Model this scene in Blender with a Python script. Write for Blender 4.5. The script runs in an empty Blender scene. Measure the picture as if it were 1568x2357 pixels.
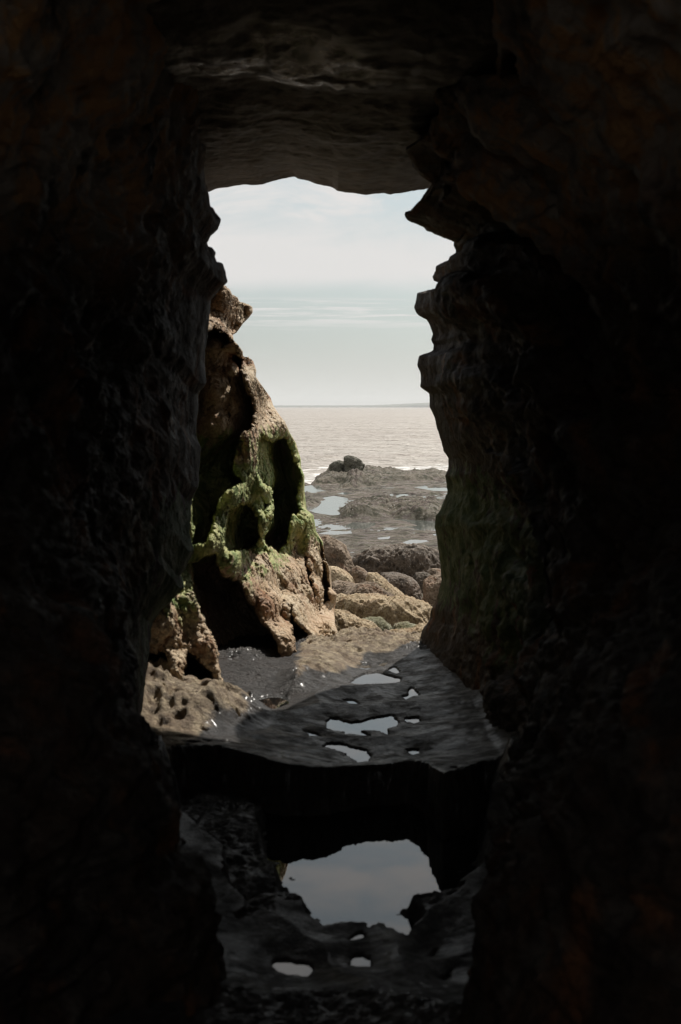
import bpy, math, random
import numpy as np

# ------------------------------------------------------------------ camera, sky, sun, exposure
sc = bpy.context.scene
F = 3267.0; CX = 784.0; CY = 1178.5; HZ = 936.0; CAMZ = 1.5
PITCH = math.atan((CY - HZ) / F)
cam_d = bpy.data.cameras.new('camera'); cam = bpy.data.objects.new('camera', cam_d)
sc.collection.objects.link(cam); sc.camera = cam
cam.location = (0, 0, CAMZ); cam.rotation_euler = (math.pi / 2 - PITCH, 0, 0)
cam_d.sensor_fit = 'HORIZONTAL'; cam_d.sensor_width = 24.0; cam_d.lens = 24.0 * F / 1568.0
cam_d.clip_start = 0.05; cam_d.clip_end = 60000
cam_d.dof.use_dof = True; cam_d.dof.focus_distance = 17.0; cam_d.dof.aperture_fstop = 5.0

SUN_AZ, SUN_EL = math.radians(29), math.radians(48)      # azimuth to the right of +Y
sd = bpy.data.lights.new('sun', 'SUN'); sd.energy = 5.0; sd.angle = math.radians(0.5); sd.color = (1, .95, .87)
sun = bpy.data.objects.new('sun', sd); sc.collection.objects.link(sun)
sun.rotation_euler = (math.pi / 2 - SUN_EL, 0, math.pi - SUN_AZ)
sc.view_settings.view_transform = 'Standard'; sc.view_settings.look = 'None'
sc.cycles.use_denoising = True; sc.cycles.filter_width = 1.2; sc.cycles.sample_clamp_indirect = 3.0
sc.view_settings.exposure = 0.0; sc.view_settings.gamma = 1.0

w = bpy.data.worlds.new('World'); sc.world = w; w.use_nodes = True
nt = w.node_tree; N = nt.nodes; L = nt.links; N.clear()
def nd(tree, typ, **kw):
    n = tree.nodes.new(typ)
    for k, v in kw.items():
        if k.startswith('i_'):
            key = k[2:]
            n.inputs[int(key) if key.isdigit() else key.replace('_', ' ')].default_value = v
        else: setattr(n, k, v)
    return n
def mixc(tree, fac, a, b, mode='MIX'):
    m = tree.nodes.new('ShaderNodeMix'); m.data_type = 'RGBA'; m.blend_type = mode
    for s, v in ((0, fac), (6, a), (7, b)):
        if isinstance(v, (int, float)): m.inputs[s].default_value = v
        elif isinstance(v, tuple): m.inputs[s].default_value = (*v, 1) if len(v) == 3 else v
        else: tree.links.new(v, m.inputs[s])
    return m.outputs[2]
def mth(tree, op, a, b=None, clamp=False):
    m = tree.nodes.new('ShaderNodeMath'); m.operation = op; m.use_clamp = clamp
    for s, v in ((0, a), (1, b)):
        if v is None: continue
        if isinstance(v, (int, float)): m.inputs[s].default_value = v
        else: tree.links.new(v, m.inputs[s])
    return m.outputs[0]
def rng(tree, v, a, b, c=0., d=1., smooth=True):
    m = tree.nodes.new('ShaderNodeMapRange'); m.interpolation_type = 'SMOOTHSTEP' if smooth else 'LINEAR'
    tree.links.new(v, m.inputs[0])
    for i, x in enumerate((a, b, c, d)): m.inputs[i + 1].default_value = x
    return m.outputs[0]
def noise(tree, vec, scale, detail=5, rough=.6, dist=0.):
    n = nd(tree, 'ShaderNodeTexNoise'); n.inputs['Scale'].default_value = scale; n.inputs['Detail'].default_value = detail
    n.inputs['Roughness'].default_value = rough; n.inputs['Distortion'].default_value = dist
    if vec is not None: tree.links.new(vec, n.inputs['Vector'])
    return n.outputs[0]
def mapping(tree, vec, scale, loc=(0, 0, 0), rot=(0, 0, 0)):
    m = nd(tree, 'ShaderNodeMapping'); m.inputs['Scale'].default_value = scale; m.inputs['Location'].default_value = loc
    m.inputs['Rotation'].default_value = rot
    tree.links.new(vec, m.inputs['Vector']); return m.outputs[0]

sky = nd(nt, 'ShaderNodeTexSky'); sky.sky_type = 'NISHITA'; sky.sun_disc = False
sky.sun_elevation = SUN_EL; sky.sun_rotation = SUN_AZ; sky.dust_density = 2.0; sky.air_density = 1.0
tc = nd(nt, 'ShaderNodeTexCoord'); sep = nd(nt, 'ShaderNodeSeparateXYZ'); L.new(tc.outputs['Generated'], sep.inputs[0])
hs = nd(nt, 'ShaderNodeHueSaturation'); hs.inputs['Saturation'].default_value = .32; hs.inputs['Value'].default_value = 1.0
L.new(sky.outputs[0], hs.inputs['Color'])
cv = mapping(nt, tc.outputs['Generated'], (4.5, 4.5, 17), (0.3, .2, .55), (0, math.radians(4), 0))
c1 = noise(nt, cv, 2.0, 9, .58, .6)
cv2 = mapping(nt, tc.outputs['Generated'], (4, 4, 90), (1.3, .2, .1), (0, math.radians(2.5), 0))
c2 = noise(nt, cv2, 2.4, 7, .6, .3)
z = sep.outputs[2]
bank = rng(nt, mth(nt, 'ADD', z, mth(nt, 'MULTIPLY', mth(nt, 'SUBTRACT', c1, .5), .02)), .074, .092)   # lower rim of the cloud bank
dens = mth(nt, 'MULTIPLY', bank, mth(nt, 'MAXIMUM', rng(nt, c1, .36, .60), mth(nt, 'MULTIPLY', rng(nt, mth(nt, 'ADD', z, mth(nt, 'MULTIPLY', c1, -.09)), .115, .065), .92)))
streak = mth(nt, 'MULTIPLY', mth(nt, 'MULTIPLY', rng(nt, z, .05, .064), rng(nt, z, .078, .070)), rng(nt, c2, .46, .60))
dens = mth(nt, 'MAXIMUM', dens, mth(nt, 'MULTIPLY', streak, .8))
low = rng(nt, z, .055, .0)                                                                             # pale air above the horizon
SKYK = 0.1
blue = mixc(nt, 1.0, hs.outputs[0], (.79, .87, .88), 'MULTIPLY')
c = mixc(nt, mth(nt, 'MULTIPLY', dens, 1.), blue, (7.7, 7.5, 7.35))
c = mixc(nt, mth(nt, 'MULTIPLY', low, .9), c, (7.35, 7.35, 6.95))
bg = nd(nt, 'ShaderNodeBackground'); bg.inputs[1].default_value = SKYK; L.new(c, bg.inputs[0])
wo = nd(nt, 'ShaderNodeOutputWorld'); L.new(bg.outputs[0], wo.inputs[0])

# ------------------------------------------------------------------ numpy helpers
def hash3(ix, iy, iz, seed):
    h = (ix.astype(np.uint32) * np.uint32(374761393) + iy.astype(np.uint32) * np.uint32(668265263)
         + iz.astype(np.uint32) * np.uint32(2147483647) + np.uint32((seed * 974634777) & 0xffffffff))
    h = (h ^ (h >> np.uint32(13))) * np.uint32(1274126177)
    h = (h ^ (h >> np.uint32(15))) * np.uint32(2246822519)
    return h ^ (h >> np.uint32(16))
def perlin(P, seed=0):
    P = np.asarray(P, dtype=np.float64) + 1000.0
    I = np.floor(P).astype(np.int64); f = P - I; u = f * f * f * (f * (f * 6 - 15) + 10)
    out = 0
    for dx in (0, 1):
        wx = u[..., 0] if dx else 1 - u[..., 0]
        for dy in (0, 1):
            wy = u[..., 1] if dy else 1 - u[..., 1]
            for dz in (0, 1):
                wz = u[..., 2] if dz else 1 - u[..., 2]
                h = hash3(I[..., 0] + dx, I[..., 1] + dy, I[..., 2] + dz, seed)
                gx = ((h & 1023).astype(np.float64) / 511.5 - 1); gy = (((h >> np.uint32(10)) & 1023).astype(np.float64) / 511.5 - 1)
                gz = (((h >> np.uint32(20)) & 1023).astype(np.float64) / 511.5 - 1)
                out = out + wx * wy * wz * (gx * (f[..., 0] - dx) + gy * (f[..., 1] - dy) + gz * (f[..., 2] - dz))
    return out * 1.3
def fbm(P, scale, octv=5, gain=.5, seed=0, ridge=False):
    P = np.asarray(P) * np.asarray(scale, dtype=float); a = 1.; s = 0; t = 0
    for o in range(octv):
        n = perlin(P * (2.03 ** o), seed + o * 7)
        if ridge: n = 1 - 2.2 * np.abs(n)
        s = s + a * n; t += a; a *= gain
    return s / t
def worley(P, scale, seed=0):
    P = np.asarray(P) * np.asarray(scale, dtype=float) + 1000.; I = np.floor(P).astype(np.int64); best = np.full(P.shape[:-1], 9.); 
    for dx in (-1, 0, 1):
        for dy in (-1, 0, 1):
            for dz in (-1, 0, 1):
                J = I + np.array([dx, dy, dz]); h = hash3(J[..., 0], J[..., 1], J[..., 2], seed)
                q = np.stack([(h & 1023) / 1023., ((h >> np.uint32(10)) & 1023) / 1023., ((h >> np.uint32(20)) & 1023) / 1023.], -1)
                d = np.sqrt((((J + q) - P) ** 2).sum(-1)); best = np.minimum(best, d)
    return best
def sstep(a, b, x):
    t = np.clip((x - a) / (b - a), 0, 1); return t * t * (3 - 2 * t)
def W(px, py, Y):
    """point at forward distance Y seen at (px,py) of the 1568 px wide picture"""
    px = np.asarray(px, float); py = np.asarray(py, float)
    u = (CY - py) / F; c, s = math.cos(PITCH), math.sin(PITCH)
    dy = c + u * s; dz = -s + u * c; dx = (px - CX) / F
    Y = np.asarray(Y, float); return np.stack([dx / dy * Y, Y + 0 * dx, CAMZ + dz / dy * Y], -1)
def G(px, py, zlev):
    """plan point (X,Y) on the level zlev"""
    p = W(px, py, 1.0); t = (zlev - CAMZ) / (p[..., 2] - CAMZ); return p[..., 0] * t, t
def gpoly(pts, zlev, f=lambda a: a):
    a = f(np.array(pts, float)); X, Y = G(a[:, 0], a[:, 1], zlev); return np.stack([X, Y], 1)
z2 = lambda a: np.stack([559.8 + a[:, 0] * .3372, 808.6 + a[:, 1] * .3372], 1)
z3 = lambda a: np.stack([311 + a[:, 0] * .476, 1181.8 + a[:, 1] * .476], 1)
z4 = lambda a: np.stack([435.4 + a[:, 0] * .476, 1803.8 + a[:, 1] * .476], 1)
z1 = lambda a: np.stack([435.4 + a[:, 0] * .4165, 373.2 + a[:, 1] * .4165], 1)
def sdf(x, y, poly):
    """signed distance, negative inside"""
    d = np.full(x.shape, 1e9); ins = np.zeros(x.shape, bool); n = len(poly)
    for i in range(n):
        x0, y0 = poly[i]; x1, y1 = poly[(i + 1) % n]; ex, ey = x1 - x0, y1 - y0
        t = np.clip(((x - x0) * ex + (y - y0) * ey) / (ex * ex + ey * ey + 1e-12), 0, 1)
        d = np.minimum(d, (x - x0 - t * ex) ** 2 + (y - y0 - t * ey) ** 2)
        if y0 != y1:
            c = ((y0 > y) != (y1 > y)) & (x < (x1 - x0) * (y - y0) / (y1 - y0) + x0); ins ^= c
    return np.where(ins, -1, 1) * np.sqrt(d)
def resample(pts, n):
    p = np.array(pts, float); s = np.r_[0, np.cumsum(np.sqrt((np.diff(p, axis=0) ** 2).sum(1)))]
    t = np.linspace(0, s[-1], n); return np.stack([np.interp(t, s, p[:, k]) for k in range(p.shape[1])], 1)
def normals(P):
    du = np.gradient(P, axis=0); dv = np.gradient(P, axis=1); n = np.cross(du, dv)
    return n / (np.linalg.norm(n, axis=-1, keepdims=True) + 1e-12)
def grid_mesh(name, P, mat, attrs=None, closed=False):
    nu, nv = P.shape[:2]; idx = np.arange(nu * nv).reshape(nu, nv)
    if closed: idx = np.concatenate([idx, idx[:1]], 0)
    q = np.stack([idx[:-1, :-1], idx[1:, :-1], idx[1:, 1:], idx[:-1, 1:]], -1).reshape(-1, 4)
    me = bpy.data.meshes.new(name); me.vertices.add(nu * nv); me.vertices.foreach_set('co', P.reshape(-1).astype(np.float32))
    me.loops.add(q.size); me.loops.foreach_set('vertex_index', q.reshape(-1).astype(np.int32))
    me.polygons.add(len(q)); me.polygons.foreach_set('loop_start', np.arange(0, q.size, 4, dtype=np.int32))
    me.polygons.foreach_set('use_smooth', np.ones(len(q), bool))
    for k, v in (attrs or {}).items():
        a = me.attributes.new(k, 'FLOAT', 'POINT'); a.data.foreach_set('value', v.reshape(-1).astype(np.float32))
    me.update(calc_edges=True); me.validate(); me.materials.append(mat)
    o = bpy.data.objects.new(name, me); sc.collection.objects.link(o); return o
def tag(o, label=None, cat=None, group=None, kind=None):
    for k, v in (('label', label), ('category', cat), ('group', group), ('kind', kind)):
        if v: o[k] = v
    return o
def base(o, loc):
    """moves the origin of a mesh to loc without moving the mesh"""
    loc = np.array(loc, float); n = len(o.data.vertices); co = np.empty(n * 3, np.float32); o.data.vertices.foreach_get('co', co)
    o.data.vertices.foreach_set('co', (co.reshape(-1, 3) - loc).reshape(-1).astype(np.float32)); o.location = loc; o.data.update(); return o

# ------------------------------------------------------------------ materials
def new_mat(name):
    m = bpy.data.materials.new(name); m.use_nodes = True; t = m.node_tree; t.nodes.clear()
    b = nd(t, 'ShaderNodeBsdfPrincipled'); o = nd(t, 'ShaderNodeOutputMaterial'); t.links.new(b.outputs[0], o.inputs[0])
    return m, t, b
def rock_mat(name, cols, tex=1.0, moss=0.0, mossz=(0, 1), rough=(.45, .85), bump=.6, rust=.0, specks=0., wet=0., mosscol=((.10, .135, .035), (.035, .075, .02)), spec=.5, rustcol=(.27, .10, .035), mossk=.22, high=0., bdist=.07):
    m, t, b = new_mat(name); g = nd(t, 'ShaderNodeNewGeometry'); p = g.outputs['Position']
    n1 = noise(t, p, 1.6 * tex, 6, .62, .4); n2 = noise(t, p, 7 * tex, 8, .68, .2); n3 = noise(t, p, 34 * tex, 6, .7)
    c = mixc(t, rng(t, n1, .38, .62), cols[0], cols[1])
    c = mixc(t, rng(t, n2, .46, .66), c, cols[2])
    if rust: c = mixc(t, mth(t, 'MULTIPLY', rng(t, noise(t, p, 3.1 * tex, 5, .6, .8), .52, .68), rust), c, rustcol)
    c = mixc(t, mth(t, 'MULTIPLY', rng(t, n3, .52, .39), .6), c, mixc(t, 1., c, (.32, .27, .25), 'MULTIPLY'))       # pits and cracks of dark stone
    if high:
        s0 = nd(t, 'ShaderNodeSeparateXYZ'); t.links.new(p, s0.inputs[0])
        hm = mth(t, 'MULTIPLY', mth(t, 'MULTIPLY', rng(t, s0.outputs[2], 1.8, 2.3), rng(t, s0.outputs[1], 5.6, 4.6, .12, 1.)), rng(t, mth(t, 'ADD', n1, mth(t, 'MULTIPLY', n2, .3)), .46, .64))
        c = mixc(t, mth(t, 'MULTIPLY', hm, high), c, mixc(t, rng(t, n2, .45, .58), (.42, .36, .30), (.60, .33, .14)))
    if moss:
        s = nd(t, 'ShaderNodeSeparateXYZ'); t.links.new(p, s.inputs[0]); zz = s.outputs[2]; e = .22
        band = mth(t, 'MULTIPLY', rng(t, zz, mossz[0] - e, mossz[0] + e), rng(t, zz, mossz[1] + e, mossz[1] - e))
        mm = mth(t, 'MULTIPLY', rng(t, mth(t, 'ADD', noise(t, p, 4.5 * tex, 7, .65, .5), mth(t, 'MULTIPLY', band, mossk)), .58, .68), moss)
        mm = mth(t, 'MULTIPLY', mth(t, 'MULTIPLY', mm, rng(t, band, 0., .35)), rng(t, s.outputs[1], 4.7, 5.8))
        c = mixc(t, mm, c, mixc(t, rng(t, n2, .4, .6), mosscol[0], mosscol[1]))
    if specks:
        v = nd(t, 'ShaderNodeTexVoronoi'); v.inputs['Scale'].default_value = 26 * tex; t.links.new(p, v.inputs['Vector'])
        sp = mth(t, 'MULTIPLY', rng(t, v.outputs['Distance'], .20, .13), rng(t, noise(t, p, 2.2 * tex, 3), .5, .62))
        c = mixc(t, mth(t, 'MULTIPLY', sp, specks), c, (.55, .52, .47))
    t.links.new(c, b.inputs['Base Color'])
    r = rng(t, n2, .35, .65, rough[0], rough[1]); t.links.new(r, b.inputs['Roughness'])
    b.inputs['Specular IOR Level'].default_value = spec
    if wet:
        cw = mth(t, 'MULTIPLY', rng(t, noise(t, p, 5 * tex, 4, .6), .42, .58), wet); t.links.new(cw, b.inputs['Coat Weight']); b.inputs['Coat Roughness'].default_value = .18
    h = mth(t, 'ADD', mth(t, 'MULTIPLY', n2, .6), mth(t, 'MULTIPLY', n3, .4))
    h = mth(t, 'ADD', h, mth(t, 'MULTIPLY', noise(t, p, 120 * tex, 4, .7), .12))
    bp = nd(t, 'ShaderNodeBump'); bp.inputs['Strength'].default_value = bump; bp.inputs['Distance'].default_value = bdist / tex
    t.links.new(h, bp.inputs['Height']); t.links.new(bp.outputs[0], b.inputs['Normal'])
    return m
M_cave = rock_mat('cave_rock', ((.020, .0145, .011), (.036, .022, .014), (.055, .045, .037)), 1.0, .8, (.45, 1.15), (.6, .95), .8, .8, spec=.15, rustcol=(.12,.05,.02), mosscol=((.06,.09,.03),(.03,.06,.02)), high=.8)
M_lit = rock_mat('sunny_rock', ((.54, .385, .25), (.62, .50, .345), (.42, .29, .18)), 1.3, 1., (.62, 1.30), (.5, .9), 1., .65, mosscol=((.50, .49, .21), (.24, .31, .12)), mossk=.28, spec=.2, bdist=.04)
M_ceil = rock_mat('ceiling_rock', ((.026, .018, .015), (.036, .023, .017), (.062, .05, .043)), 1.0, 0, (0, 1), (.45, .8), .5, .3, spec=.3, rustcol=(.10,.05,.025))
def wet_patch(m):
    # a stretch of the slab overhead is wet and polished
    t = m.node_tree; b = [n for n in t.nodes if n.type == 'BSDF_PRINCIPLED'][0]; g = nd(t, 'ShaderNodeNewGeometry'); p = g.outputs['Position']
    v = nd(t, 'ShaderNodeVectorMath', operation='LENGTH'); t.links.new(mapping(t, p, (2.6, 2.4, .01), (.50, -11.0, 0)), v.inputs[0])
    f = mth(t, 'MULTIPLY', rng(t, v.outputs['Value'], 1.15, .6), rng(t, noise(t, p, 5, 5, .6), .38, .55))
    r0 = b.inputs['Roughness'].links[0].from_socket; t.links.new(rng(t, f, 0, 1, .6, .26), b.inputs['Roughness'])
    t.links.new(rng(t, f, 0, 1, .3, .8), b.inputs['Specular IOR Level'])
wet_patch(M_ceil)
M_floor = rock_mat('floor_rock', ((.030, .024, .021), (.048, .037, .031), (.018, .015, .013)), 1.6, 0, (0, 1), (.35, .8), 1., 0, 0, .14, spec=.35, bdist=.13)
def paint_lit_floor(m):
    # sunlit floor painted in as lighter tan, rougher and uncoated, masked by an attribute
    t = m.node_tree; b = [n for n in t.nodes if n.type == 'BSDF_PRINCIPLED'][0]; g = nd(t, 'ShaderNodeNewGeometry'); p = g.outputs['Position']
    at = nd(t, 'ShaderNodeAttribute'); at.attribute_name = 'lit_floor'
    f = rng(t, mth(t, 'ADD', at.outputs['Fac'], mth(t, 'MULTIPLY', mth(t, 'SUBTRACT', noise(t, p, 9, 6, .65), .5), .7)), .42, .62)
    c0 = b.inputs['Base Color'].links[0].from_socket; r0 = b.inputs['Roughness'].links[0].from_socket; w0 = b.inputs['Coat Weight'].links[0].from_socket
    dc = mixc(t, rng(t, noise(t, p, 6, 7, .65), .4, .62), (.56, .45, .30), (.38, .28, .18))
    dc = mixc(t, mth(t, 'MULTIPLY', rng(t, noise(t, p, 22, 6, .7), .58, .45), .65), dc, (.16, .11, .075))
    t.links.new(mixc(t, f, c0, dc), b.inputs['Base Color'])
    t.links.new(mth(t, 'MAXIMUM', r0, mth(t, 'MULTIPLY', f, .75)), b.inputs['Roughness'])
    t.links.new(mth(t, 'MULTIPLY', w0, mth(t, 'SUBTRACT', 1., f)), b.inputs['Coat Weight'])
paint_lit_floor(M_floor)
def water_mat(name, col, rough=.03, bump=.0, scale=6., ior=1.33):
    m, t, b = new_mat(name); b.inputs['Base Color'].default_value = (*col, 1); b.inputs['Roughness'].default_value = rough
    b.inputs['IOR'].default_value = ior
    if bump:
        g = nd(t, 'ShaderNodeNewGeometry'); bp = nd(t, 'ShaderNodeBump'); bp.inputs['Strength'].default_value = bump; bp.inputs['Distance'].default_value = .02
        t.links.new(noise(t, mapping(t, g.outputs['Position'], (1, .5, 1)), scale, 3, .5), bp.inputs['Height']); t.links.new(bp.outputs[0], b.inputs['Normal'])
    return m
M_pool = water_mat('still_water', (.012, .012, .012), .02, .012, 5., 1.5)
M_flatpool = water_mat('beach_water', (.10, .11, .10), .06, .05, 14.)

# ------------------------------------------------------------------ loft of traced rock sections
def loft(name, sections, vs, nu, nv, mat, amp=.09, rim_v=.0, seed=1, rim_amp=.012, detail=1.0, flip=False):
    S = np.stack([resample(s, nu) for s in sections], 0)                # k, nu, 3
    vs = np.array(vs, float); tv = np.linspace(vs[0], vs[-1], nv)
    # denser rows by the rim
    P = np.empty((nu, nv, 3)); k = np.clip(np.searchsorted(vs, tv, side='right') - 1, 0, len(vs) - 2); f = (tv - vs[k]) / (vs[k + 1] - vs[k])
    km = np.clip(k - 1, 0, len(vs) - 1); kp = np.clip(k + 2, 0, len(vs) - 1)
    for j in range(nv):
        a, b_, c0, d0 = S[k[j]], S[k[j] + 1], S[km[j]], S[kp[j]]; t = f[j]
        m1 = (b_ - c0) * .35; m2 = (d0 - a) * .35; sg = np.linalg.norm(b_ - a, axis=1, keepdims=True) * .8
        m1 = m1 * np.minimum(1, sg / (np.linalg.norm(m1, axis=1, keepdims=True) + 1e-9)); m2 = m2 * np.minimum(1, sg / (np.linalg.norm(m2, axis=1, keepdims=True) + 1e-9))
        P[:, j] = a * (2 * t ** 3 - 3 * t ** 2 + 1) + m1 * (t ** 3 - 2 * t ** 2 + t) + b_ * (3 * t ** 2 - 2 * t ** 3) + m2 * (t ** 3 - t ** 2)
    n = normals(P) * (-1 if flip else 1); d = np.abs(tv - rim_v)[None, :]
    A = amp * sstep(.12, 1.7, d) 
    big = fbm(P, (1.7, 1.2, 2.2), 4, .5, seed); lay = fbm(P + .25 * fbm(P, 2., 2, seed=seed + 3)[..., None], (2.2, 2.2, 9.), 4, .55, seed + 9)
    wl = worley(P + .05 * fbm(P, 6., 2, seed=seed + 5)[..., None], (5, 4, 6), seed + 2)
    P = P + n * (A * (1.9 * big + 1.0 * lay + .45 * (wl - .5)))[..., None]
    P = P + n * ((rim_amp + A * .16) * detail * fbm(P, 16., 4, .6, seed + 20))[..., None]
    return grid_mesh(name, P, mat)
def sec(pts):  # (px,py,Y) display points -> world
    a = np.array(pts, float); return W(a[:, 0], a[:, 1], a[:, 2])
def wsec(pts, Y):  # (X,z) world
    return np.array([(x, (Y if not callable(Y) else Y(zz)), zz) for x, zz in pts])

# left wall: from the foot upwards
lz1 = [(205, 660), (195, 600), (180, 560), (150, 550), (140, 520), (145, 495), (122, 472), (102, 468), (95, 445), (120, 405), (150, 375), (173, 335),
       (172, 310), (150, 285), (130, 250), (118, 245), (112, 215), (105, 165)]
lz1 = [(a, b, 6.3) for a, b in z1(np.array(lz1, float))]
rimL = [(322, 2150, 4.6), (318, 2000, 4.8), (318, 1850, 5.0), (318, 1700, 5.2), (335, 1560, 5.5), (350, 1430, 5.8), (388, 1385, 5.9), (424, 1352, 6.0), (416, 1322, 6.0), (446, 1268, 6.1), (436, 1228, 6.1), (440, 1150, 6.2), (456, 1120, 6.2), (462, 1030, 6.3), (450, 1000, 6.3), (456, 905, 6.3), (474, 880, 6.3), (470, 825, 6.3), (480, 742, 6.3), (485, 690, 6.3)] + lz1 + [(472, 420, 6.2), (470, 380, 6.1), (474, 340, 6.0), (470, 250, 6.0), (468, 120, 6.0)]
rl = np.array(rimL); back = rl.copy(); back[:, 0] -= 60; back[:, 2] += .55; bb = sec(back); bb2 = bb.copy(); bb2[:, 0] = -4; bb2[:, 1] = 8.2; bb2[:, 2] = np.linspace(-.5, 4.5, len(bb2))
mid = rl.copy(); mid[:, 0] -= 12; mid[:, 2] -= .18
yL = lambda z: 4.2 + .55 * min(1, max(0, z / 2))
sL2 = wsec([(-.62, -.1), (-.66, .4), (-.74, .9), (-.78, 1.4), (-.80, 1.8), (-.72, 2.15), (-.62, 2.45), (-.50, 2.7), (-.4, 3.1)], yL)
sL3 = wsec([(-.30, -.2), (-.35, .3), (-.52, .7), (-.84, 1.1), (-1.0, 1.5), (-.96, 1.9), (-.84, 2.2), (-.70, 2.45), (-.56, 2.65), (-.45, 3.1)], 3.3)
sL4 = wsec([(-1.3, -.2), (-1.25, 1.2), (-1.3, 2.4), (-1.2, 3.4)], 1.8)
sL5 = wsec([(-1.25, -.2), (-1.2, 1.2), (-1.1, 2.4), (-1.0, 3.4)], .7)
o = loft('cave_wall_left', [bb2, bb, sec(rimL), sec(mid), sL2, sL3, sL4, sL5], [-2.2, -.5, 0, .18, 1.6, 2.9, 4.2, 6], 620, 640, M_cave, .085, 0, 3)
tag(o, kind='structure')

# right wall: from the foot upwards
r1 = [(1370, 1493), (1370, 1430), (1335, 1350), (1330, 1280), (1280, 1240), (1285, 1180), (1265, 1125), (1272, 1070), (1300, 1060), (1350, 1040), (1357, 1010), (1338, 985),
      (1350, 950), (1335, 905), (1315, 870), (1265, 840), (1248, 805), (1258, 760), (1262, 722), (1300, 715), (1370, 700), (1398, 688), (1395, 670), (1355, 655), (1345, 635),
      (1358, 620), (1365, 580), (1410, 548), (1470, 540), (1508, 535), (1480, 510), (1475, 485), (1465, 465), (1472, 435), (1460, 437), (1370, 400), (1320, 380), (1290, 355),
      (1215, 320), (1195, 300), (1193, 278), (1225, 270), (1250, 235), (1280, 215), (1325, 200), (1340, 178), (1370, 182), (1395, 180)]
r1 = z1(np.array(r1, float))
r2 = [(1215, 1960), (1230, 1900), (1280, 1830), (1290, 1760), (1320, 1700), (1340, 1640), (1360, 1560), (1355, 1480), (1340, 1370), (1325, 1260), (1310, 1200), (1320, 1120),
      (1345, 1090), (1370, 1030), (1400, 960), (1395, 900), (1380, 850), (1405, 800), (1405, 730), (1375, 680), (1350, 600), (1325, 500), (1310, 430)]
r2 = z2(np.array(r2, float))
allr = [(985, 1640), (968, 1550), (962, 1500)] + [tuple(q) for q in r2] + [tuple(q) for q in r1[1:]] 
def yR(py): return float(np.interp(py, [300, 340, 450, 490, 560, 640, 1000, 1300, 1480, 1640], [5.4, 5.5, 6.0, 6.2, 6.7, 7.2, 7.5, 7.9, 8.2, 7.6]))
blk = [(1000, 425), (975, 408), (952, 385), (938, 352), (934, 338), (960, 326), (1010, 321), (1060, 330), (1105, 335), (1128, 310)]
rimR = [(x, y, yR(y)) for x, y in allr] + [(x, y, yR(y)) for x, y in blk] + [(1132, 270, 5.1), (1142, 180, 4.6), (1150, 60, 4.0), (1160, -120, 3.6)]
rr = np.array(rimR); back = rr.copy(); back[:, 0] += 70; back[:, 2] += .5; bR = sec(back); bR2 = bR.copy(); bR2[:, 0] = 4; bR2[:, 1] = 9.6; bR2[:, 2] = np.linspace(-.6, 4.5, len(bR2))
mid = rr.copy(); mid[:, 0] += 10; mid[:, 2] -= np.interp(mid[:, 1], [300, 1000, 1640], [.08, .2, .25])
# toward the camera the wall runs back and widens, leaning in under the ceiling
def shift(pts, dx, ys, yadd): 
    a = np.array(pts, float).copy(); p = sec(a); p[:, 0] += np.interp(a[:, 1], [0, 400, 900, 1640], dx); p[:, 1] = np.interp(a[:, 1], [-120, 0, 350, 500, 1000, 1640], ys); p[:, 2] = np.linspace(p[0, 2] * 0 - .15, 3.0, len(p)) * .25 + p[:, 2] * .75; return p
sR2 = shift(rimR, [.10, .10, .22, .18], [2.9, 3.2, 4.7, 5.0, 5.6, 5.6], 0)
sR3 = wsec([(.46, -.2), (.50, .4), (.84, 1.0), (.98, 1.5), (.86, 1.85), (.70, 2.15), (.55, 2.38), (.42, 2.57), (.3, 3.)], lambda z: 4.2 - .4 * max(0, z - 1.5))
sR4 = wsec([(.31, -.2), (.36, .3), (.62, .8), (1.0, 1.2), (1.1, 1.5), (.95, 1.85), (.76, 2.15), (.58, 2.38), (.42, 2.57), (.3, 3.1)], lambda z: 3.0 - .3 * max(0, z - 1.5))
sR5 = wsec([(1.4, -.2), (1.3, 1.2), (1.3, 2.4), (1.2, 3.4)], 1.4)
sR6 = wsec([(1.25, -.2), (1.2, 1.2), (1.1, 2.4), (1.0, 3.4)], .7)
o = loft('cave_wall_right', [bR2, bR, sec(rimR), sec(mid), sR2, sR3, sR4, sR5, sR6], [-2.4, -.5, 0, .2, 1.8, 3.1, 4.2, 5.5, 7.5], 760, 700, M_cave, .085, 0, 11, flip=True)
tag(o, kind='structure')

# ceiling slab
ar = [(105, 165), (150, 145), (290, 125), (400, 122), (500, 92), (580, 78), (600, 92), (660, 102), (700, 118), (790, 135), (820, 158), (880, 165), (960, 180), (1060, 172),
      (1080, 170), (1110, 178), (1240, 158), (1345, 143), (1440, 150)]
ar = z1(np.array(ar, float)); YC = 7.2
arc = [(-1400, 470), (200, 455), (440, 450)] + [tuple(q) for q in ar] + [(1150, 430), (3000, 420)]
a0 = np.array(arc, float); A0 = W(a0[:, 0], a0[:, 1], YC)
up = lambda P, dy, dz: P + np.array([0, dy, dz])
flat = lambda Y, z: np.stack([A0[:, 0], 0 * A0[:, 0] + Y, z + .5 * (A0[:, 2] - 2.57)], 1)
secs = [up(A0, 1.2, 2.6), up(A0, .45, .35), up(A0, .10, .03), A0, up(A0, -.12, .0), flat(6.3, 2.56), flat(5.5, 2.55), flat(5.1, 2.585), flat(4.7, 2.545), flat(4.1, 2.60), flat(3.2, 2.75), flat(1.7, 2.75), flat(.7, 2.9)]
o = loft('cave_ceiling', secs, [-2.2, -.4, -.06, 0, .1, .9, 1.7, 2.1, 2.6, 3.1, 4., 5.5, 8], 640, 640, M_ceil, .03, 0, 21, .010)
tag(o, kind='structure')

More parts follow.
